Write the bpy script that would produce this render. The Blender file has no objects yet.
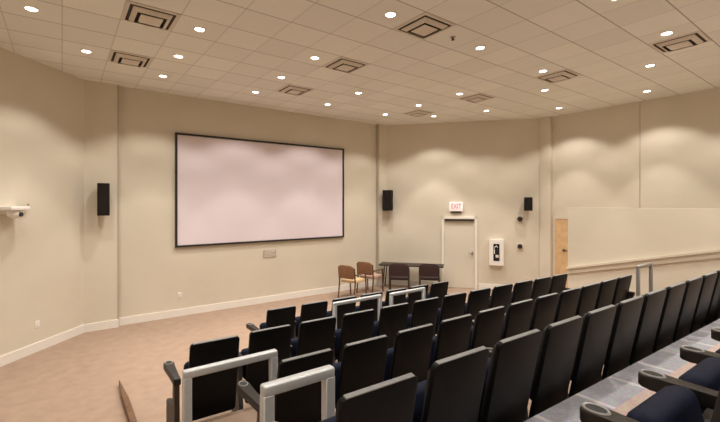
import bpy, bmesh, math, random
from mathutils import Matrix, Vector
random.seed(4)
C = bpy.context.scene
COL = C.collection
PI = math.pi

# ------------------------------------------------------------------ materials
def nmat(name, base, rough=0.6, metal=0.0, noise=0.0, nscale=30.0, bump=0.0, bscale=120.0, emit=None, estr=0.0, spec=0.5):
    m = bpy.data.materials.new(name); m.use_nodes = True
    nt = m.node_tree; b = nt.nodes['Principled BSDF']
    b.inputs['Base Color'].default_value = (*base, 1)
    b.inputs['Roughness'].default_value = rough
    b.inputs['Metallic'].default_value = metal
    b.inputs['Specular IOR Level'].default_value = spec
    tc = nt.nodes.new('ShaderNodeTexCoord')
    if noise > 0:
        n = nt.nodes.new('ShaderNodeTexNoise'); n.inputs['Scale'].default_value = nscale; n.inputs['Detail'].default_value = 4
        nt.links.new(tc.outputs['Object'], n.inputs['Vector'])
        r = nt.nodes.new('ShaderNodeValToRGB')
        r.color_ramp.elements[0].position = 0.3; r.color_ramp.elements[1].position = 0.7
        r.color_ramp.elements[0].color = (*[c*(1-noise) for c in base], 1)
        r.color_ramp.elements[1].color = (*[min(1, c*(1+noise)) for c in base], 1)
        nt.links.new(n.outputs['Fac'], r.inputs['Fac']); nt.links.new(r.outputs['Color'], b.inputs['Base Color'])
    if bump > 0:
        n2 = nt.nodes.new('ShaderNodeTexNoise'); n2.inputs['Scale'].default_value = bscale
        nt.links.new(tc.outputs['Object'], n2.inputs['Vector'])
        bp = nt.nodes.new('ShaderNodeBump'); bp.inputs['Strength'].default_value = bump; bp.inputs['Distance'].default_value = 0.004
        nt.links.new(n2.outputs['Fac'], bp.inputs['Height']); nt.links.new(bp.outputs['Normal'], b.inputs['Normal'])
    if emit:
        b.inputs['Emission Color'].default_value = (*emit, 1); b.inputs['Emission Strength'].default_value = estr
    return m

TX, TY, Y0 = 0.592, 0.615, 2.83           # ceiling grid
def ceiling_mat():
    m = nmat('acoustic_tile', (0.62, 0.58, 0.50), 0.95)
    nt = m.node_tree; b = nt.nodes['Principled BSDF']; L = nt.links.new
    tc = nt.nodes.new('ShaderNodeTexCoord'); sp = nt.nodes.new('ShaderNodeSeparateXYZ'); L(tc.outputs['Object'], sp.inputs[0])
    def mth(op, a, bb=None):
        n = nt.nodes.new('ShaderNodeMath'); n.operation = op
        for i, v in enumerate((a, bb)):
            if v is None: continue
            if isinstance(v, (int, float)): n.inputs[i].default_value = v
            else: L(v, n.inputs[i])
        return n.outputs[0]
    u = mth('DIVIDE', sp.outputs['X'], TX); v = mth('DIVIDE', mth('SUBTRACT', sp.outputs['Y'], Y0), TY)
    fu = mth('ABSOLUTE', mth('SUBTRACT', mth('FRACT', u), 0.5)); fv = mth('ABSOLUTE', mth('SUBTRACT', mth('FRACT', v), 0.5))
    line = mth('MAXIMUM', mth('MULTIPLY', mth('GREATER_THAN', fu, 0.5-0.008/TX), 0.26), mth('MULTIPLY', mth('GREATER_THAN', fv, 0.5-0.008/TY), 0.62))
    cv = nt.nodes.new('ShaderNodeCombineXYZ'); L(mth('FLOOR', u), cv.inputs[0]); L(mth('FLOOR', v), cv.inputs[1])
    wn = nt.nodes.new('ShaderNodeTexWhiteNoise'); wn.noise_dimensions = '2D'; L(cv.outputs[0], wn.inputs['Vector'])
    ns = nt.nodes.new('ShaderNodeTexNoise'); ns.inputs['Scale'].default_value = 60; L(tc.outputs['Object'], ns.inputs['Vector'])
    val = mth('ADD', mth('MULTIPLY', wn.outputs['Value'], 0.08), mth('MULTIPLY', ns.outputs['Fac'], 0.10))
    mul = mth('ADD', val, 0.90)
    mx = nt.nodes.new('ShaderNodeMix'); mx.data_type = 'RGBA'
    mx.inputs['A'].default_value = (*CEIL, 1); mx.inputs['B'].default_value = (0.16, 0.125, 0.085, 1); L(line, mx.inputs['Factor'])
    vm = nt.nodes.new('ShaderNodeVectorMath'); vm.operation = 'SCALE'; L(mx.outputs['Result'], vm.inputs[0]); L(mul, vm.inputs['Scale'])
    L(vm.outputs[0], b.inputs['Base Color'])
    return m
CEIL = (0.84, 0.845, 0.785)

def tier_carpet_mat():
    m = nmat('tier_carpet', (0.2, 0.2, 0.24), 0.95)
    nt = m.node_tree; b = nt.nodes['Principled BSDF']; L = nt.links.new
    tc = nt.nodes.new('ShaderNodeTexCoord')
    sp = nt.nodes.new('ShaderNodeSeparateXYZ'); L(tc.outputs['Object'], sp.inputs[0])
    def mth(op, a, bb):
        n = nt.nodes.new('ShaderNodeMath'); n.operation = op
        for i, v in enumerate((a, bb)):
            if isinstance(v, (int, float)): n.inputs[i].default_value = v
            else: L(v, n.inputs[i])
        return n.outputs[0]
    lamp_stripe = mth('LESS_THAN', mth('FRACT', mth('DIVIDE', mth('SUBTRACT', sp.outputs['X'], 3.06), 0.53), 0), 0.075)  # pale stripes: lamplight falling between the chairs, painted into the carpet colour
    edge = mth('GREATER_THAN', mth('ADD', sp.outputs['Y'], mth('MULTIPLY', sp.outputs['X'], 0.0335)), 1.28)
    m1 = nt.nodes.new('ShaderNodeMix'); m1.data_type = 'RGBA'; L(lamp_stripe, m1.inputs['Factor'])
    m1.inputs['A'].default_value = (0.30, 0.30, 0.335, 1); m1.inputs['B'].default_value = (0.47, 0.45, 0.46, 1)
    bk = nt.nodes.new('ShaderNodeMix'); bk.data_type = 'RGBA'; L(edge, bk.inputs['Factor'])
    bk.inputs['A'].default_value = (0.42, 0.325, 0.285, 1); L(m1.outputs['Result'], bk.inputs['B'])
    ns = nt.nodes.new('ShaderNodeTexNoise'); ns.inputs['Scale'].default_value = 45; ns.inputs['Detail'].default_value = 6; L(tc.outputs['Object'], ns.inputs['Vector'])
    mx = nt.nodes.new('ShaderNodeMix'); mx.data_type = 'RGBA'; mx.blend_type = 'OVERLAY'; mx.inputs['Factor'].default_value = 0.5
    L(bk.outputs['Result'], mx.inputs['A']); L(ns.outputs['Color'], mx.inputs['B']); L(mx.outputs['Result'], b.inputs['Base Color'])
    return m

M = {}
M['wall'] = nmat('cream_paint', (0.672, 0.617, 0.513), 0.75, noise=0.025, nscale=1.3, bump=0.05, bscale=200)
M['trim'] = nmat('white_trim_paint', (0.82, 0.79, 0.74), 0.45, noise=0.02)
M['ceil'] = ceiling_mat()
M['carpet'] = nmat('stage_carpet', (0.325, 0.23, 0.17), 0.97, noise=0.09, nscale=6, bump=0.3, bscale=300)
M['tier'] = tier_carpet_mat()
M['screen'] = nmat('screen_fabric', (0.76, 0.68, 0.735), 0.9, noise=0.015, nscale=0.8)
M['black'] = nmat('black_frame', (0.018, 0.017, 0.016), 0.5, noise=0.1)
M['speaker'] = nmat('speaker_black', (0.012, 0.009, 0.007), 0.7, noise=0.15, nscale=90, spec=0.2)
M['shell'] = nmat('black_moulded_shell', (0.0035, 0.0035, 0.004), 0.42, noise=0.12, nscale=18, bump=0.05, bscale=250, spec=0.15)
M['vinyl'] = nmat('black_upholstery', (0.008, 0.0075, 0.009), 0.55, noise=0.15, nscale=25, bump=0.15, bscale=200)
M['navy'] = nmat('navy_upholstery', (0.008, 0.011, 0.026), 0.65, noise=0.2, nscale=40, bump=0.2, bscale=300, spec=0.1)
M['arm'] = nmat('charcoal_armrest', (0.018, 0.014, 0.012), 0.45, noise=0.1, spec=0.3)
M['panel'] = nmat('brown_black_panel', (0.030, 0.018, 0.013), 0.5, noise=0.2)
M['standard'] = nmat('grey_standard', (0.045, 0.045, 0.047), 0.5, noise=0.04)
M['pale'] = nmat('pale_standard', (0.60, 0.60, 0.60), 0.5, noise=0.04)
M['joint_shadow'] = nmat('joint_shadow_paint', (0.46, 0.41, 0.335), 0.8, noise=0.05)
M['railgrey'] = nmat('dull_grey_metal', (0.27, 0.255, 0.24), 0.45, metal=0.3, noise=0.06)
M['edge'] = nmat('grey_edge_highlight', (0.185, 0.185, 0.185), 0.5, noise=0.15, nscale=25)  # paler grey stands in for the light caught by the chair tops
M['cup'] = nmat('grey_ring', (0.30, 0.29, 0.28), 0.35, noise=0.1)
M['cuphole'] = nmat('cup_well', (0.008, 0.008, 0.008), 0.6, noise=0.1)
M['alu'] = nmat('satin_aluminium', (0.56, 0.58, 0.60), 0.40, metal=0.35, noise=0.04, nscale=40)
M['wood'] = nmat('orange_wood', (0.68, 0.46, 0.25), 0.5, noise=0.12, nscale=7)
M['darkwood'] = nmat('stained_wood', (0.20, 0.095, 0.040), 0.5, noise=0.25, nscale=14)
M['chairwood'] = nmat('dark_chair_wood', (0.11, 0.055, 0.028), 0.5, noise=0.2, nscale=14)
M['curb'] = nmat('brown_curb_wood', (0.125, 0.058, 0.024), 0.55, noise=0.3, nscale=14)
M['tan'] = nmat('tan_upholstery', (0.23, 0.115, 0.058), 0.7, noise=0.15, nscale=30)
M['straw'] = nmat('pale_seat_fabric', (0.66, 0.48, 0.27), 0.8, noise=0.1)
M['rose'] = nmat('pink_seat_fabric', (0.50, 0.34, 0.28), 0.8, noise=0.1)
M['maroon'] = nmat('maroon_upholstery', (0.036, 0.015, 0.017), 0.65, noise=0.2, nscale=30)
M['darkmetal'] = nmat('dark_metal', (0.05, 0.038, 0.03), 0.4, metal=0.4, noise=0.1)
M['doorpaint'] = nmat('door_cream_paint', (0.70, 0.655, 0.555), 0.5, noise=0.02)
M['doorframe'] = nmat('door_frame_paint', (0.86, 0.82, 0.74), 0.45, noise=0.02)
M['steel'] = nmat('steel', (0.45, 0.42, 0.38), 0.3, metal=0.9, noise=0.05)
M['white'] = nmat('white_plastic', (0.85, 0.83, 0.80), 0.4, noise=0.02)
M['plate'] = nmat('wall_plate', (0.74, 0.68, 0.60), 0.4, noise=0.02)
M['grille'] = nmat('grey_grille', (0.47, 0.41, 0.36), 0.5, noise=0.05)
M['exitface'] = nmat('exit_face', (0.88, 0.80, 0.78), 0.5, emit=(1, 0.80, 0.78), estr=0.25, noise=0.02)
M['red'] = nmat('exit_red', (0.85, 0.22, 0.24), 0.5, emit=(1, 0.22, 0.25), estr=0.35, noise=0.02)
M['vent'] = nmat('vent_enamel', (0.70, 0.64, 0.55), 0.5, noise=0.02)
M['ventdark'] = nmat('vent_duct', (0.035, 0.026, 0.018), 0.8, noise=0.1)
M['lens'] = nmat('lamp_lens', (1, 1, 1), 0.4, noise=0.01, emit=(1, 0.93, 0.84), estr=14)
M['ring'] = nmat('lamp_ring', (0.86, 0.83, 0.78), 0.4, noise=0.02)
M['glassdark'] = nmat('dark_window', (0.02, 0.02, 0.024), 0.2, noise=0.1)
M['extred'] = nmat('dark_red_cylinder', (0.16, 0.02, 0.02), 0.35, noise=0.1)

# ------------------------------------------------------------------ mesh helpers
def box(bm, x0, x1, y0, y1, z0, z1, bev=0.0, seg=2, mat=None):
    r = bmesh.ops.create_cube(bm, size=1)
    vs = r['verts']
    for v in vs:
        v.co = Vector(((x0+x1)/2+v.co.x*(x1-x0), (y0+y1)/2+v.co.y*(y1-y0), (z0+z1)/2+v.co.z*(z1-z0)))
    if bev > 0:
        es = list({e for v in vs for e in v.link_edges})
        rr = bmesh.ops.bevel(bm, geom=es, offset=bev, segments=seg, profile=0.5, affect='EDGES')
        vs = list({v for f in rr['faces'] for v in f.verts})
    if mat is not None:
        allv = set(vs)
        bmesh.ops.transform(bm, matrix=mat, verts=list(allv))
    return vs

def prism(bm, pts, h0, h1, frame=Matrix.Identity(4), bev=0.0, seg=2):
    """polygon pts (u,v) extruded along w from h0 to h1, then put through frame (u,v,w -> x,y,z)"""
    a = [bm.verts.new(Vector((p[0], p[1], h0))) for p in pts]
    b = [bm.verts.new(Vector((p[0], p[1], h1))) for p in pts]
    n = len(pts)
    fa = bm.faces.new(list(reversed(a))); fb = bm.faces.new(b)
    for i in range(n): bm.faces.new((a[i], a[(i+1) % n], b[(i+1) % n], b[i]))
    vs = a+b
    if bev > 0:
        es = list(set(fa.edges) | set(fb.edges))
        rr = bmesh.ops.bevel(bm, geom=es, offset=bev, segments=seg, profile=0.5, affect='EDGES')
        s = set(v for v in vs if v.is_valid) | {v for f in rr['faces'] for v in f.verts}
        for v in list(s):
            for e in v.link_edges: s |= set(e.verts)
        vs = list(s)
    bmesh.ops.transform(bm, matrix=frame, verts=vs)
    return vs

def cyl(bm, p0, p1, r0, r1=None, seg=12):
    r1 = r0 if r1 is None else r1
    p0, p1 = Vector(p0), Vector(p1); d = p1-p0
    q = d.to_track_quat('Z', 'Y').to_matrix().to_4x4()
    m = Matrix.Translation((p0+p1)/2) @ q
    return bmesh.ops.create_cone(bm, cap_ends=True, segments=seg, radius1=r0, radius2=r1, depth=d.length, matrix=m)['verts']

def tube(bm, pts, r, seg=8):
    """smooth tube through a list of points"""
    P = [Vector(p) for p in pts]; rings = []
    for i, p in enumerate(P):
        d = (P[min(i+1, len(P)-1)]-P[max(i-1, 0)]).normalized()
        up = Vector((0, 0, 1)) if abs(d.z) < 0.95 else Vector((1, 0, 0))
        s = d.cross(up).normalized(); t = s.cross(d)
        rings.append([bm.verts.new(p+(s*math.cos(k*2*PI/seg)+t*math.sin(k*2*PI/seg))*r) for k in range(seg)])
    for a, b in zip(rings, rings[1:]):
        for k in range(seg): bm.faces.new((a[k], a[(k+1) % seg], b[(k+1) % seg], b[k]))
    bm.faces.new(list(reversed(rings[0]))); bm.faces.new(rings[-1])

def obj(name, bm, mat, parent=None, loc=None, rotz=None):
    bmesh.ops.recalc_face_normals(bm, faces=bm.faces[:])
    me = bpy.data.meshes.new(name); bm.to_mesh(me); bm.free()
    for p in me.polygons: p.use_smooth = True
    me.set_sharp_from_angle(angle=math.radians(38))
    me.materials.append(mat)
    o = bpy.data.objects.new(name, me); COL.objects.link(o)
    if parent is not None: o.parent = parent
    if loc is not None: o.location = loc
    if rotz is not None: o.rotation_euler = (0, 0, rotz)
    return o

def tag(o, label, cat, group=None):
    o['label'] = label; o['category'] = cat
    if group: o['group'] = group
    return o

def thing(name, label, cat, loc=(0, 0, 0), rotz=0.0, group=None):
    o = bpy.data.objects.new(name, None); COL.objects.link(o); o.empty_display_size = 0.1
    o.location = loc; o.rotation_euler = (0, 0, rotz)
    return tag(o, label, cat, group)

def struct(name, bm, mat):
    o = obj(name, bm, mat); o['kind'] = 'structure'; return o

def dup(root, loc, rotz, label, group=None):
    r = root.copy(); COL.objects.link(r); r.location = loc; r.rotation_euler = (0, 0, rotz); r['label'] = label
    if group: r['group'] = group
    for ch in list(root.children):
        c = ch.copy(); COL.objects.link(c); c.parent = r
        for g in list(ch.children):
            d = g.copy(); COL.objects.link(d); d.parent = c
    return r

NB = bmesh.new
# ------------------------------------------------------------------ measures
ZC = 4.777                                    # ceiling
FL = Vector((0.33, 9.2)); FR = Vector((7.84, 9.2))
LD = Vector((-2.4, 6.22)); RD = Vector((10.65, 5.80))
DIR = (RD-FR).normalized(); NRM = Vector((-DIR.y, DIR.x))      # outward normal of the right angled wall
DIL = (FL-LD).normalized(); NLM = Vector((-DIL.y, DIL.x))      # outward normal of the left angled wall
ANG_R = math.atan2(DIR.y, DIR.x)             # local +x along wall towards the right, local +y out through the wall
ANG_L = math.atan2(DIL.y, DIL.x)

def wallseg(name, p0, p1, z0, z1, th, mat, inset=0.0):
    p0, p1 = Vector(p0), Vector(p1); d = (p1-p0).normalized(); n = Vector((-d.y, d.x))
    q = [p0-n*inset, p1-n*inset, p1+n*(th-inset), p0+n*(th-inset)]
    bm = NB(); prism(bm, [(v.x, v.y) for v in q], z0, z1)
    return struct(name, bm, mat)

# floor and tiers
bm = NB(); box(bm, -2.8, 11.1, -2.9, 9.8, -0.2, 0); struct('floor', bm, M['carpet'])
# floor height, front edge y at x = 1, slope of the front edge (the rows stand slightly askew to the front wall)
TIER = {2: (0.249, 4.60, -0.02), 3: (0.41, 3.87, -0.035), 4: (0.697, 2.66, -0.025), 5: (1.022, 1.51, -0.0335)}
XL, XR = 0.78, 9.0
for k, (z, y1, sl) in TIER.items():
    f = lambda x: y1+sl*(x-1)
    if k < 5:
        z2, y2, sl2 = TIER[k+1]; g = lambda x: y2+sl2*(x-1)
    else: g = lambda x: -2.5
    pts = [(XL, g(XL)), (XR, g(XR)), (XR, f(XR)), (XL, f(XL))]
    if k == 2: pts = pts[:3]+[(1.5, f(1.5)), (XL+0.02, 4.30)]
    bm = NB(); prism(bm, pts, 0, z)
    if 2 < k < 5: prism(bm, [(XL, f(XL)-0.03), (XR, f(XR)-0.03), (XR, f(XR)+0.012), (XL, f(XL)+0.012)], z-0.035, z+0.004)   # nosing
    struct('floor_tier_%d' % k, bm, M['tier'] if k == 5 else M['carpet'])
# walls
wallseg('wall_front', (0.80, 9.3), (7.62, 9.3), 0, ZC, 0.2, M['wall'])
wallseg('wall_front_left', (0.33, 9.2), (0.88, 9.2), 0, ZC, 0.3, M['wall'])
wallseg('wall_front_right', (7.53, 9.2), (7.84, 9.2), 0, ZC, 0.3, M['wall'])
wallseg('wall_left_angled', LD, FL, 0, ZC, 0.2, M['wall'])
wallseg('wall_right_angled', FR, RD, 0, ZC, 0.2, M['wall'])
wallseg('wall_left', (-2.4, -2.5), (-2.4, 6.22), 0, ZC, 0.2, M['wall'])
wallseg('wall_right', (10.65, 5.80), (10.65, 3.57), 0, ZC, 0.2, M['wall'])
wallseg('wall_right_near', (10.65, 3.55), (10.65, -2.5), 0, ZC, 0.2, M['wall'])
bm = NB(); box(bm, 10.665, 10.84, 3.54, 3.58, 0, ZC); struct('joint_shadow_strip', bm, M['joint_shadow'])
bm = NB(); box(bm, 0.872, 0.905, 9.196, 9.30, 0, ZC); struct('corner_shade_left', bm, M['joint_shadow'])  # darker strip painting the shade line where the front wall steps back
bm = NB(); box(bm, 7.505, 7.535, 9.196, 9.30, 0, ZC); struct('corner_shade_right', bm, M['joint_shadow'])  # same painted shade line at the right-hand step
wallseg('wall_back', (10.65, -2.5), (-2.4, -2.5), 0, ZC, 0.2, M['wall'])
# narrow pilaster where the angled wall meets the side wall
bm = NB(); box(bm, 10.53, 10.66, 5.60, 5.90, 0, ZC); struct('trim_2', bm, M['wall'])
# half-height wall between seating aisle and the side passage
bm = NB(); box(bm, 9.0, 9.13, -2.5, 4.39, 0, 2.347); struct('wall_aisle', bm, M['wall'])
# ceiling
bm = NB(); box(bm, -2.8, 11.1, -2.9, 9.8, ZC, ZC+0.12); struct('ceiling', bm, M['ceil'])
# baseboards
def baseb(name, p0, p1): return wallseg(name, p0, p1, 0, 0.15, 0.018, M['trim'], inset=0.018)
baseb('baseboard_front', (0.88, 9.3), (7.53, 9.3)); baseb('baseboard_front_left', (0.33, 9.2), (0.895, 9.2))
baseb('baseboard_left_angled', LD, FL); baseb('baseboard_front_right', (7.515, 9.2), (7.84, 9.2))
def on_r(x, y):                                # distance along the right angled wall of a world point
    return (Vector((x, y))-FR).dot(DIR)
s0, s1 = on_r(8.89, 7.93), on_r(9.48, 7.21)
baseb('baseboard_right_angled', FR, FR+DIR*(s0-0.07))
baseb('baseboard_right', FR+DIR*(s1+0.07), RD)
# sloping ledge on the half wall above the aisle steps
bm = NB()
def zl(y): return 1.013-(y-4.39)*0.248
for (dx, a, b) in ((0.035, 0.0, -0.13), (0.07, 0.02, -0.025)):
    prism(bm, [(4.39, zl(4.39)+a), (-2.4, zl(-2.4)+a), (-2.4, zl(-2.4)+b), (4.39, zl(4.39)+b)], 9.0-dx, 9.002,
          Matrix(((0, 0, 1, 0), (1, 0, 0, 0), (0, 1, 0, 0), (0, 0, 0, 1))))
struct('trim_3', bm, M['wall'])

# ------------------------------------------------------------------ doors
def R_at(s, off=0.0, z=0.0):
    p = FR+DIR*s-NRM*off; return (p.x, p.y, z)
W = s1-s0
root = bpy.data.objects.new('door_1', None); COL.objects.link(root); root['kind'] = 'structure'
root.location = R_at((s0+s1)/2); root.rotation_euler = (0, 0, ANG_R)
bm = NB(); box(bm, -W/2+0.045, W/2-0.045, -0.012, 0.0, 0.01, 1.985); obj('door_leaf', bm, M['doorpaint'], root)
bm = NB()
box(bm, -W/2-0.03, -W/2+0.04, -0.04, 0.0, 0, 2.06); box(bm, W/2-0.04, W/2+0.03, -0.04, 0.0, 0, 2.06); box(bm, -W/2-0.03, W/2+0.03, -0.04, 0.0, 1.99, 2.06)
obj('door_frame', bm, M['doorframe'], root)
bm = NB(); cyl(bm, (W/2-0.11, -0.012, 1.02), (W/2-0.11, -0.055, 1.02), 0.03); cyl(bm, (W/2-0.11, -0.06, 1.02), (W/2-0.22, -0.06, 1.02), 0.012)
obj('door_handle', bm, M['steel'], root)
bm = NB(); box(bm, -W/2+0.06, W/2-0.06, -0.07, -0.012, 1.93, 1.98); obj('door_closer', bm, M['darkmetal'], root)
root = bpy.data.objects.new('door_2', None); COL.objects.link(root); root['kind'] = 'structure'
root.location = (10.65, 5.08, 0)
bm = NB(); box(bm, -0.02, 0.0, -0.45, 0.45, 0.01, 2.02); obj('door_leaf', bm, M['wood'], root)
bm = NB(); box(bm, -0.03, 0.0, 0.45, 0.51, 0, 2.08); box(bm, -0.03, 0.0, -0.51, -0.45, 0, 2.08); box(bm, -0.03, 0.0, -0.45, 0.45, 2.02, 2.08)
obj('door_frame', bm, M['wall'], root)
bm = NB(); cyl(bm, (-0.02, 0.20, 1.2), (-0.06, 0.20, 1.2), 0.03); cyl(bm, (-0.065, 0.20, 1.2), (-0.065, 0.10, 1.2), 0.012)
obj('door_handle', bm, M['darkmetal'], root)

# ------------------------------------------------------------------ projection screen
t = thing('projection_screen', 'large blank pale projection screen with thin black frame on the front wall', 'screen', (4.13, 9.3, 2.725))
bm = NB(); box(bm, -2.15, 2.15, -0.035, 0, -1.2, 1.2); obj('screen_surface', bm, M['screen'], t)
bm = NB(); w, h, f = 2.185, 1.235, 0.042
for a in ((-w, w, h-f, h), (-w, w, -h, -h+f), (-w, -w+f, -h+f, h-f), (w-f, w, -h+f, h-f)):
    box(bm, a[0], a[1], -0.055, -0.002, a[2], a[3])
obj('screen_frame', bm, M['black'], t)

# ------------------------------------------------------------------ ceiling fittings
def cell(i, j): return (i*TX, Y0+j*TY)
LABL = {}
def downlight_proto():
    t = thing('recessed_downlight', '', 'downlight', (0, 0, ZC))
    bm = NB()
    n = 24
    prof = [(0.058, -0.004), (0.064, -0.010), (0.084, -0.006), (0.086, 0.0)]
    rings = [[bm.verts.new((r*math.cos(2*PI*k/n), r*math.sin(2*PI*k/n), z)) for k in range(n)] for r, z in prof]
    for a, b in zip(rings, rings[1:]):
        for k in range(n): bm.faces.new((a[k], a[(k+1) % n], b[(k+1) % n], b[k]))
    obj('trim_ring', bm, M['ring'], t)
    bm = NB(); bmesh.ops.create_cone(bm, cap_ends=True, segments=24, radius1=0.052, radius2=0.06, depth=0.006, matrix=Matrix.Translation((0, 0, -0.004)))
    obj('lens', bm, M['lens'], t)
    return t
def spot(name, loc, power, ang, blend, size):
    l = bpy.data.lights.new(name, 'SPOT'); l.energy = power; l.spot_size = math.radians(ang); l.spot_blend = blend
    l.color = LCOL; l.shadow_soft_size = size
    o = bpy.data.objects.new(name, l); COL.objects.link(o); o.location = loc; return o
LCOL = (1.0, 0.935, 0.85)
PW_W, PW_N = 72, 80
VIS = [(-0.5, 5.5, 'nearest the top of the wall camera side'), (0.5, 7.5, ''), (2.5, 4.5, ''), (2.5, 6.5, ''), (2.5, 8.5, ''),
       (5.5, 1.5, ''), (5.5, 4.5, ''), (5.5, 6.5, ''), (5.5, 8.5, ''), (8.5, 6.5, ''), (8.5, 8.5, ''), (11.5, 8.5, ''), (11.5, 6.5, ''),
       (13.5, 7.5, ''), (8.5, 1.5, ''), (11.5, 4.5, ''), (11.5, 1.5, ''), (13.5, 2.5, ''), (14.5, 5.5, ''), (16.5, 3.5, ''),
       (8.5, -1.5, ''), (11.25, -1.5, ''), (13.5, -0.5, ''), (16.5, 0.5, '')]
NAMES = [
 'ceiling downlight above the left angled wall, nearest the photo\'s upper left corner',
 'ceiling downlight over the left angled wall, left of the smaller vent',
 'ceiling downlight right of the big vent at upper left, nearest of its column of three',
 'ceiling downlight right of the small left vent, middle of its column of three',
 'ceiling downlight close to the front wall left of the screen, last of its column',
 'ceiling downlight beside the large middle vent at the top edge of the photo',
 'ceiling downlight left of the second vent in the middle vent column',
 'ceiling downlight above the screen left of the third middle vent',
 'ceiling downlight closest to the wall above the screen\'s middle',
 'ceiling downlight above the screen right end, right of the second middle vent',
 'ceiling downlight close to the front wall above the screen\'s right half',
 'ceiling downlight right in front of the pilaster right of the screen',
 'ceiling downlight just behind the farthest vent, above the corner speaker',
 'ceiling downlight just right of the farthest vent, before the angled wall',
 'ceiling downlight right of the large middle vent and the tiny sprinkler',
 'ceiling downlight touching the left side of the vent above the exit door',
 'ceiling downlight touching the left side of the second right vent',
 'ceiling downlight below the second right vent, above the third row',
 'ceiling downlight nearest the angled wall above the white wall cabinet',
 'ceiling downlight near the side wall, lighting the scallop over the wooden door',
 'ceiling downlight cut by the top edge of the photo on the right',
 'ceiling downlight touching the vent nearest the right edge',
 'ceiling downlight in line below the vent nearest the right edge',
 'ceiling downlight nearest the side wall, by the photo\'s right edge']
proto = downlight_proto()
for k, (i, j, _) in enumerate(VIS):
    x, y = cell(i, j)
    if k == 0: o = proto; o.location = (x, y, ZC)
    else: o = dup(proto, (x, y, ZC), 0, '')
    o['label'] = NAMES[k]; o['group'] = 'recessed ceiling downlights'
    spot('downlight_beam', (x, y, ZC-0.03), PW_W, 116, 0.35, 0.06)
    spot('downlight_core', (x, y, ZC-0.03), PW_N, 66, 0.3, 0.03)
# the same house lights over the seats behind and beside the camera
for (i, j) in [(2.5, 1.5), (2.5, -1.5), (5.5, -1.5), (-2.5, 1.5), (-1.5, 3.5), (-2.5, -2.5), (2.5, -4.5), (5.5, -4.5), (8.5, -4.5), (11.5, -4.5), (-2.5, -6.5), (13.5, -3.5), (16.5, -2.5), (16.5, -5.5), (13.5, -6.5), (5.5, -7.5), (9.5, -7.5), (0.5, -7.5)]:
    x, y = cell(i, j)
    spot('downlight_beam', (x, y, ZC-0.03), PW_W, 116, 0.35, 0.06)

def vent_proto():
    t = thing('ceiling_vent', '', 'vent', (0, 0, ZC))
    bm = NB(); box(bm, -0.262, 0.262, -0.272, 0.272, -0.004, 0.0); obj('duct_opening', bm, M['ventdark'], t)
    def sqring(bm, o, i, zo, zi):
        prof = [(o, zo), (i, zi), (i, zi+0.006), (o, zo+0.006)]
        rings = [[bm.verts.new((sx*r, sy*r*1.035, z)) for sx, sy in ((-1, -1), (1, -1), (1, 1), (-1, 1))] for r, z in prof]
        for a, b in zip(rings, rings[1:]+rings[:1]):
            for k in range(4): bm.faces.new((a[k], a[(k+1) % 4], b[(k+1) % 4], b[k]))
    bm = NB(); sqring(bm, 0.288, 0.252, -0.007, -0.011); obj('outer_frame', bm, M['vent'], t)
    bm = NB(); sqring(bm, 0.215, 0.165, -0.014, -0.05); obj('louvre_ring', bm, M['vent'], t)
    bm = NB(); box(bm, -0.125, 0.125, -0.13, 0.13, -0.052, -0.044, 0.003, 1); obj('centre_panel', bm, M['vent'], t)
    return t
proto = vent_proto()
VENTS = [(1.5, 4.5, 'large square ceiling vent at upper left, nearest of the left pair'), (1.5, 7.5, 'square ceiling vent over the left end of the front wall, farther of the left pair'),
         (6.5, 1.5, 'square ceiling vent nearest in the middle column, at the top edge beside a tiny sprinkler'), (6.5, 4.5, 'square ceiling vent second in the middle column, right of a downlight'),
         (6.5, 7.5, 'square ceiling vent nearest the wall above the screen'), (12.15, -1.5, 'square ceiling vent nearest the photo\'s right edge, touching a downlight'),
         (12.35, 1.5, 'square ceiling vent second in the right column, a downlight at its left side'), (12.45, 4.5, 'square ceiling vent third in the right column, over the exit door'),
         (12.5, 7.5, 'small looking square ceiling vent farthest of the right column, between two downlights')]
for k, (i, j, lab) in enumerate(VENTS):
    x, y = cell(i, j)
    if k == 0: o = proto; o.location = (x, y, ZC); o['label'] = lab
    else: o = dup(proto, (x, y, ZC), 0, lab)
    o['group'] = 'square ceiling vents'
t = thing('sprinkler_head', 'tiny dark sprinkler head on the ceiling right of the large middle vent', 'sprinkler', (4.40, 3.74, ZC))
bm = NB(); cyl(bm, (0, 0, -0.008), (0, 0, 0), 0.035, 0.04, 16); obj('escutcheon', bm, M['grille'], t)
bm = NB(); cyl(bm, (0, 0, -0.04), (0, 0, -0.006), 0.012); cyl(bm, (0, 0, -0.045), (0, 0, -0.04), 0.025); obj('deflector', bm, M['darkmetal'], t)

# ------------------------------------------------------------------ wall speakers
def speaker(name, label, loc, rotz, w, h, d):
    """local -y points into the room; loc is the wall point"""
    t = thing(name, label, 'speaker', loc, rotz, 'wall loudspeakers')
    bm = NB(); prism(bm, [(-w/2, -0.08-d), (w/2, -0.08-d), (w/2*0.8, -0.08), (-w/2*0.8, -0.08)], -h/2, h/2, bev=0.008)
    obj('enclosure', bm, M['speaker'], t)
    bm = NB(); box(bm, -w/2+0.015, w/2-0.015, -0.088-d, -0.078-d, -h/2+0.02, h/2-0.02, 0.004, 1); obj('grille', bm, M['speaker'], t)
    bm = NB(); box(bm, -0.04, 0.04, -0.012, 0, -h/2-0.02, h/2*0.4); box(bm, -0.018, 0.018, -0.10, -0.01, -0.05, 0.05)
    box(bm, -0.03, 0.03, -0.012, 0.0, -h/2-0.22, -h/2-0.02); obj('wall_bracket', bm, M['plate'], t)
p = LD+DIL*((Vector((0.33, 9.2))-LD).length-0.16)
speaker('wall_speaker', 'black wall loudspeaker left of the projection screen on the left wall', (0.615, 9.2, 2.515), 0.02, 0.20, 0.61, 0.22)
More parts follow.
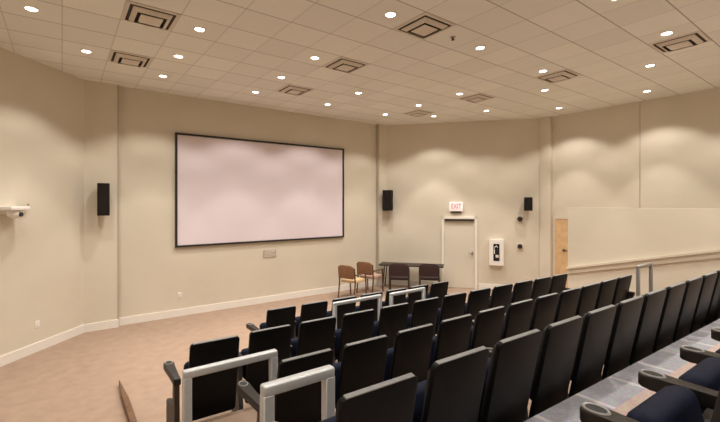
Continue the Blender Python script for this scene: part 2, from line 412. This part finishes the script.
p = R_at(on_r(7.86, 9.18)+0.07, 0, 2.525)
speaker('wall_speaker', 'black wall loudspeaker beside the pilaster right of the projection screen', p, ANG_R-0.12, 0.27, 0.60, 0.24)
p = R_at(on_r(10.365, 6.15)-0.03, 0, 2.42)
speaker('wall_speaker', 'small black loudspeaker high on the wall above the two small dark boxes', p, ANG_R, 0.21, 0.37, 0.2)

# ------------------------------------------------------------------ things on the walls
# conference camera at the photo's left edge
pc = LD+DIL*((Vector((-0.66, 8.11))-LD).dot(DIL))
t = thing('wall_camera', 'white camera on a bracket arm on the left angled wall, at the photo edge', 'camera', (pc.x, pc.y, 2.34), ANG_L)
bm = NB(); box(bm, -0.16, 0.20, -0.02, 0, -0.06, 0.05, 0.008); obj('wall_plate', bm, M['white'], t)
bm = NB(); box(bm, -0.19, 0.12, -0.26, -0.02, -0.005, 0.055, 0.015); obj('shelf_bracket', bm, M['white'], t)
bm = NB(); bmesh.ops.create_uvsphere(bm, u_segments=20, v_segments=12, radius=0.09, matrix=Matrix.Translation((-0.04, -0.15, -0.06)) @ Matrix.Diagonal((1.1, 1, 0.75, 1)))
cyl(bm, (-0.04, -0.15, -0.02), (-0.04, -0.15, 0.02), 0.055, 0.05, 16)
o = obj('camera_body', bm, M['white'], t)
bm = NB(); cyl(bm, (-0.02, -0.215, -0.065), (-0.015, -0.25, -0.067), 0.034, 0.034, 14); obj('lens', bm, M['glassdark'], o)
bm = NB(); tube(bm, [(0.16, -0.03, 0.0), (0.22, -0.05, 0.0), (0.26, -0.06, 0.04), (0.275, -0.06, 0.09)], 0.018); obj('cable_hook', bm, M['grille'], t)

def plate(name, label, loc, rotz, kind):
    t = thing(name, label, 'outlet' if kind == 'outlet' else 'wall plate', loc, rotz)
    bm = NB(); box(bm, -0.04, 0.04, -0.008, 0, -0.06, 0.06, 0.003, 1); obj('cover_plate', bm, M['white'], t)
    bm = NB()
    for z in (-0.025, 0.025): box(bm, -0.014, 0.014, -0.011, -0.007, z-0.014, z+0.014, 0.003, 1)
    obj('socket', bm, M['plate'], t)
pl = LD+DIL*((Vector((-0.33, 8.48))-LD).dot(DIL))
plate('wall_outlet', 'small white wall outlet low on the left angled wall', (pl.x, pl.y, 0.45), ANG_L, 'outlet')
plate('wall_outlet', 'small white wall outlet low on the front wall under the screen', (2.05, 9.3, 0.45), 0, 'outlet')
t = thing('wall_grille', 'small grey louvred plate on the front wall just below the screen', 'grille', (4.12, 9.3, 1.2))
bm = NB(); box(bm, -0.17, 0.17, -0.012, 0, -0.10, 0.10, 0.004, 1); obj('plate', bm, M['grille'], t)
bm = NB()
for k in range(5): box(bm, -0.14, 0.14, -0.018, -0.011, -0.075+k*0.033, -0.06+k*0.033)
obj('louvre', bm, M['plate'], t)

# exit sign
p = R_at(on_r(9.13, 7.64), 0, 2.32)
t = thing('exit_sign', 'lit white exit sign with red letters above the cream door', 'sign', p, ANG_R)
bm = NB(); box(bm, -0.19, 0.19, -0.06, 0, -0.11, 0.15, 0.008); obj('housing', bm, M['exitface'], t)
cu = bpy.data.curves.new('lettering', 'FONT'); cu.body = 'EXIT'; cu.size = 0.17; cu.align_x = 'CENTER'; cu.align_y = 'CENTER'; cu.extrude = 0.003; cu.offset = 0.003
tmp = bpy.data.objects.new('tmp', cu); COL.objects.link(tmp)
bpy.context.view_layer.update()
me = bpy.data.meshes.new_from_object(tmp.evaluated_get(bpy.context.evaluated_depsgraph_get()))
bpy.data.objects.remove(tmp)
me.materials.clear(); me.materials.append(M['red'])
o = bpy.data.objects.new('lettering', me); COL.objects.link(o); o.parent = t; o.location = (0, -0.062, 0.03); o.rotation_euler = (PI/2, 0, 0); o.scale = (0.82, 1.15, 1)
bm = NB(); box(bm, -0.14, 0.14, -0.05, 0, -0.16, -0.11, 0.006); obj('battery_box', bm, M['darkmetal'], t)

# extinguisher cabinet
p = R_at(on_r(9.83, 6.795), 0, 1.065)
t = thing('extinguisher_cabinet', 'white wall cabinet with a dark window right of the cream door', 'cabinet', p, ANG_R)
bm = NB(); w, h = 0.19, 0.36
box(bm, -w, w, -0.03, 0, -h, h)
for a in ((-w, w, 0.24, h), (-w, w, -h, -0.25), (-w, -0.085, -0.25, 0.24), (0.085, w, -0.25, 0.24)): box(bm, a[0], a[1], -0.13, -0.03, a[2], a[3])
obj('body', bm, M['white'], t)
bm = NB(); box(bm, -0.085, 0.085, -0.035, -0.03, -0.25, 0.24); obj('window', bm, M['glassdark'], t)
bm = NB(); cyl(bm, (0.02, -0.07, -0.24), (0.02, -0.07, 0.05), 0.04, 0.04, 14); cyl(bm, (0.02, -0.07, 0.05), (0.02, -0.07, 0.11), 0.04, 0.015, 14)
obj('extinguisher_bottle', bm, M['glassdark'], t)
bm = NB(); box(bm, -0.022, 0.062, -0.114, -0.068, -0.15, -0.07, 0.01, 2); obj('bottle_label', bm, M['plate'], t)
bm = NB(); tube(bm, [(0.03, -0.10, 0.14), (0.0, -0.115, 0.185), (-0.045, -0.12, 0.15), (-0.058, -0.12, 0.06), (-0.052, -0.12, -0.04)], 0.013)
obj('hose', bm, M['white'], t)

def wbox(name, label, s, z, r, mat, mat2):
    t = thing(name, label, 'wall box', R_at(s, 0, z), ANG_R)
    bm = NB(); box(bm, -r*1.2, r*1.2, -0.015, 0, -r*1.3, r*1.3, 0.005, 1); obj('back_plate', bm, mat2, t)
    bm = NB(); cyl(bm, (0, -0.065, 0), (0, -0.012, 0), r*0.8, r, 16); obj('dial', bm, mat, t)
s = on_r(10.23, 6.31)
wbox('wall_sensor', 'upper of two small dark wall boxes below the small loudspeaker', s, 2.0, 0.075, M['darkmetal'], M['plate'])
wbox('wall_thermostat', 'lower of two small wall boxes right of the white cabinet', s, 1.24, 0.07, M['panel'], M['plate'])

# ------------------------------------------------------------------ auditorium chairs
RAKE = math.atan2(0.13, 0.66)
def back_frame(yoff):
    # u -> x, v -> up along the raked back, w -> towards the sitter
    m = Matrix(((1, 0, 0, 0), (0, -math.sin(RAKE), math.cos(RAKE), yoff), (0, math.cos(RAKE), math.sin(RAKE), 0.27), (0, 0, 0, 1)))
    return m
def back_outline(wb, wt, v0, v1, r):
    pts = [(-wb+0.02, v0), (wb-0.02, v0), (wb, v0+0.02)]
    for k in range(5):
        a = k/4*PI/2; pts.append((wt-r+r*math.cos(a), v1-r+r*math.sin(a)))
    for k in range(5):
        a = PI/2+k/4*PI/2; pts.append((-wt+r+r*math.cos(a), v1-r+r*math.sin(a)))
    pts.append((-wb, v0+0.02))
    return pts
def side_arm(t, x, end, near=False):
    """side panel with foot, carrying the armrest with its cup well"""
    bm = NB()
    fr = Matrix(((0, 0, 1, x), (1, 0, 0, 0), (0, 1, 0, 0), (0, 0, 0, 1)))
    prism(bm, ([(0.0, 0.0), (0.44, 0.0), (0.45, 0.02), (0.45, 0.27), (0.42, 0.30), (0.13, 0.33), (0.11, 0.40), (0.10, 0.585), (0.01, 0.585), (0.01, 0.30)] if end else
        [(0.13, 0.0), (0.40, 0.0), (0.41, 0.04), (0.34, 0.06), (0.32, 0.40), (0.235, 0.585), (0.17, 0.585), (0.16, 0.30), (0.13, 0.05)]), -0.022, 0.022, fr, 0.006, 1)
    obj('side_panel', bm, M['panel'] if end else M['pale'] if near else M['standard'], t)
    bm = NB()
    n = 8; pts = [(-0.03, 0.0 if end else 0.15), (0.03, 0.0 if end else 0.15), (0.036, 0.30)]
    cy = 0.452; rr = 0.046
    for k in range(n+1):
        a = -0.25+k/n*(PI+0.5); pts.append((rr*math.cos(a), cy+rr*math.sin(a)))
    pts.append((-0.036, 0.30))
    prism(bm, pts, 0.575, 0.635, Matrix(((1, 0, 0, x), (0, 1, 0, 0), (0, 0, 1, 0), (0, 0, 0, 1))), 0.010, 3)
    a = obj('armrest', bm, M['arm'], t)
    bm = NB(); n = 20
    prof = [(1.0, 0.636), (0.9, 0.642), (0.78, 0.639), (0.78, 0.634)]
    rings = [[bm.verts.new((x+0.036*q*math.cos(2*PI*k/n), 0.442+0.052*q*math.sin(2*PI*k/n), z)) for k in range(n)] for q, z in prof]
    for p_, q_ in zip(rings, rings[1:]):
        for k in range(n): bm.faces.new((p_[k], p_[(k+1) % n], q_[(k+1) % n], q_[k]))
    obj('cup_ring', bm, M['cup'], a)
    bm = NB(); bmesh.ops.create_cone(bm, cap_ends=True, segments=20, radius1=1, radius2=1, depth=0.003,
        matrix=Matrix.Translation((x, 0.442, 0.6355)) @ Matrix.Diagonal((0.029, 0.042, 1, 1)))
    obj('cup_well', bm, M['cuphole'], a)
def make_chair(left, right, near=False):
    t = thing('auditorium_chair', '', 'chair')
    bm = NB(); prism(bm, back_outline(0.2265, 0.2255, -0.13, 0.652, 0.034), 0.0, 0.034, back_frame(0.13), 0.005, 2)
    sh = obj('back_shell', bm, M['shell'], t)
    bm = NB(); box(bm, -0.200, 0.200, 0.645, 0.656, 0.002, 0.032, 0.004, 2, back_frame(0.13)); obj('edge_highlight', bm, M['edge'], sh)  # added strip that paints the highlight along the shell's top
    bm = NB(); prism(bm, back_outline(0.205, 0.186, 0.06, 0.622, 0.05), 0.035, 0.078, back_frame(0.13), 0.022, 3)
    obj('backrest', bm, M['vinyl'], t)
    bm = NB(); fr = Matrix.Translation((0, 0.29, 0.505)) @ Matrix.Rotation(math.radians(-14), 4, 'X')
    box(bm, -0.222, 0.222, -0.065, 0.065, -0.16, 0.15, 0.05, 4, fr)
    obj('seat', bm, M['navy'], t)
    bm = NB(); cyl(bm, (-0.226, 0.235, 0.34), (0.226, 0.235, 0.34), 0.02); obj('hinge_bar', bm, M['darkmetal'], t)
    side_arm(t, -0.335 if left else -0.2735, left, near)
    if right: side_arm(t, 0.2735, True)
    return t
ORD = ['first', 'second', 'third', 'fourth', 'fifth', 'sixth', 'seventh', 'eighth', 'ninth', 'tenth', 'eleventh', 'twelfth', 'thirteenth']
KIT = {'left': make_chair(True, False), 'mid': make_chair(False, False), 'right': make_chair(False, True), 'near': make_chair(False, False, True)}
used = set()
# row, count, x of first chair, pitch, y of the backs, floor height
ROWS = [(1, 7, 2.36+0.22, 0.547, 5.37, 0.0, 'front row'), (2, 12, 0.955+0.22, 0.546, 3.84, 0.249, 'second row from the stage'),
        (3, 11, 1.235+0.22, 0.549, 2.59, 0.41, 'third row from the stage'), (4, 11, 1.0+0.22, 0.55, 1.43, 0.697, 'large-backed fourth row up close'),
        (5, 4, 1.630+0.2735, 0.546, 0.245, 1.022, 'nearest row')]
for (r, n, x0, pitch, y, z, rn) in ROWS:
    for k in range(n):
        kind = 'near' if r == 5 else 'mid' if 0 < k < n-1 else ('left' if k == 0 else 'right')
        if r == 5: lab = 'navy flip-up seat with cup-holder arm, %s from the camera in nearest row' % ORD[k]
        else: lab = 'black auditorium chair, %s from the left end of the %s' % (ORD[k], rn)
        yaw = math.radians({1: -1.7, 2: -2.2, 3: -1.0, 4: -1.3, 5: -1.4}[r])
        loc = (x0+pitch*k*math.cos(yaw), y+pitch*k*math.sin(yaw), z); g = 'auditorium chairs of the ' + rn
        if k == 0 and r in (2, 4): loc = (loc[0]-(0.02 if r == 2 else 0.045), loc[1]-0.03, z)      # end chairs stand slightly back
        if kind not in used:
            used.add(kind); o = KIT[kind]; o.location = loc; o.rotation_euler = (0, 0, yaw); o['label'] = lab; o['group'] = g
        else: dup(KIT[kind], loc, yaw, lab, g)

# ------------------------------------------------------------------ guard rails
def rail(label, x0, x1, y, zb, zt, th=0.07, mat='alu'):
    t = thing('guard_rail', label, 'rail', ((x0+x1)/2, y, zb), 0, 'silver guard rails among the rows')
    h = zt-zb; w = (x1-x0)/2
    bm = NB(); box(bm, -w, w, -th/2, th/2, h-th, h, 0.014, 3); obj('top_bar', bm, M[mat], t)
    for s in (-1, 1):
        bm = NB(); box(bm, s*w-(th if s > 0 else 0), s*w+(0 if s > 0 else th), -th/2, th/2, 0.008, h-th+0.01, 0.006, 1); po = obj('post', bm, M[mat], t)
        bm = NB(); c = s*(w-th/2); box(bm, c-0.065, c+0.065, -0.065, 0.065, 0, 0.01, 0.002, 1); obj('base_plate', bm, M[mat], po)
rail('silver square-tube guard rail behind the leftmost chair of the second row', 0.735, 1.505, 3.25, 0.41, 1.17, 0.062)
rail('silver square-tube guard rail nearest the bottom edge, behind the third row\'s first chair', 0.875, 1.335, 2.08, 0.697, 1.45, 0.064)
rail('silver guard rail behind the front row, left of the far pair below the tan chairs', 2.87, 3.69, 4.46, 0.249, 1.134, 0.048)
rail('silver guard rail behind the front row, right of the far pair below the dark chairs', 3.86, 4.58, 4.46, 0.249, 1.125, 0.048)
rail('grey guard rail at the aisle end of the third row, against the side half wall', 6.79, 7.34, 2.3, 0.697, 1.527, 0.045, 'railgrey')

# ------------------------------------------------------------------ table and chairs by the wall
def arm_chair(name, label, loc, rotz, mb, ms, ml, group):
    """faces local +y"""
    t = thing(name, label, 'chair', loc, rotz, group)
    bm = NB(); box(bm, -0.24, 0.24, -0.20, 0.26, 0.40, 0.475, 0.025, 3); obj('seat', bm, ms, t)
    bm = NB(); n = 10
    pts = [(-0.20, 0.52), (0.20, 0.52), (0.24, 0.56)]
    for k in range(6): a = k/5*PI/2; pts.append((0.150+0.095*math.cos(a), 0.775+0.085*math.sin(a)))
    for k in range(6): a = PI/2+k/5*PI/2; pts.append((-0.150+0.095*math.cos(a), 0.775+0.085*math.sin(a)))
    pts.append((-0.24, 0.56))
    vs = prism(bm, pts, -0.03, 0.03, Matrix(((1, 0, 0, 0), (0, -0.12, 1, -0.20), (0, 1, 0, 0), (0, 0, 0, 1))), 0.018, 2)
    obj('backrest', bm, mb, t)
    for s in (-1, 1):
        bm = NB(); tube(bm, [(s*0.255, 0.24, 0.0), (s*0.255, 0.22, 0.42), (s*0.255, 0.20, 0.62)], 0.019); obj('leg', bm, ml, t)
        bm = NB(); tube(bm, [(s*0.25, -0.30, 0.0), (s*0.25, -0.24, 0.42), (s*0.25, -0.285, 0.80)], 0.019); obj('leg', bm, ml, t)
        bm = NB(); box(bm, s*0.255-0.022, s*0.255+0.022, -0.27, 0.24, 0.61, 0.64, 0.01, 2); obj('armrest', bm, ml, t)
    return t
hd = lambda deg: -math.radians(deg)            # heading clockwise from +Y
arm_chair('arm_chair', 'tan armchair with pale seat at the far left of the wall seating', (6.07, 8.48, 0), hd(72), M['tan'], M['straw'], M['chairwood'], 'tan armchairs by the front wall')
arm_chair('arm_chair', 'tan armchair with pink seat beside the table, second along the wall', (6.81, 8.68, 0), hd(72), M['tan'], M['rose'], M['chairwood'], 'tan armchairs by the front wall')
a = math.degrees(math.atan2(NRM.x, NRM.y))
arm_chair('arm_chair', 'dark maroon chair tucked at the left half of the table', (7.30, 8.05, 0), hd(a-6), M['maroon'], M['maroon'], M['darkmetal'], 'dark chairs at the table')
arm_chair('arm_chair', 'dark maroon chair at the right half of the table, closest to the door', (7.92, 7.54, 0), hd(a-3), M['maroon'], M['maroon'], M['darkmetal'], 'dark chairs at the table')
t = thing('folding_table', 'long narrow dark-edged table against the angled wall behind the dark chairs', 'table', (8.00, 8.31, 0), ANG_R)
bm = NB(); box(bm, -0.90, 0.90, -0.27, 0.27, 0.665, 0.70, 0.008, 2); obj('tabletop', bm, M['panel'], t)
for sx in (-1, 1):
    for sy in (-1, 1):
        bm = NB(); tube(bm, [(sx*0.80, sy*0.20, 0), (sx*0.74, sy*0.20, 0.67)], 0.018); obj('leg', bm, M['darkmetal'], t)

# ------------------------------------------------------------------ wooden curb on the stage floor
bm = NB()
prism(bm, [(0.612, 6.25), (0.59, 5.85), (0.59, 3.2), (0.655, 3.2), (0.65, 5.6)], 0.0, 0.085, bev=0.006, seg=1)
tag(obj('wooden_curb', bm, M['curb']), 'low wooden curb with pointed end on the carpet at lower left', 'curb')

# ------------------------------------------------------------------ camera, world, view
cd = bpy.data.cameras.new('camera'); cam = bpy.data.objects.new('camera', cd); COL.objects.link(cam)
cd.sensor_width = 36; cd.lens = 401/720*36; cd.clip_start = 0.05
cd.shift_y = -8/720
cam.location = (0, 0, 2.447); cam.rotation_euler = (PI/2, 0, -math.radians(36.6))
C.camera = cam
w = bpy.data.worlds.new('world'); C.world = w; w.use_nodes = True
w.node_tree.nodes['Background'].inputs[0].default_value = (1, 0.9, 0.78, 1); w.node_tree.nodes['Background'].inputs[1].default_value = 0.3
C.view_settings.view_transform = 'Standard'; C.view_settings.look = 'None'; C.view_settings.gamma = 1; C.view_settings.use_curve_mapping = False
C.view_settings.exposure = 0.2
cy = C.cycles
cy.use_denoising = True; cy.max_bounces = 10; cy.diffuse_bounces = 8; cy.glossy_bounces = 4; cy.caustics_reflective = False; cy.caustics_refractive = False; cy.sample_clamp_indirect = 6
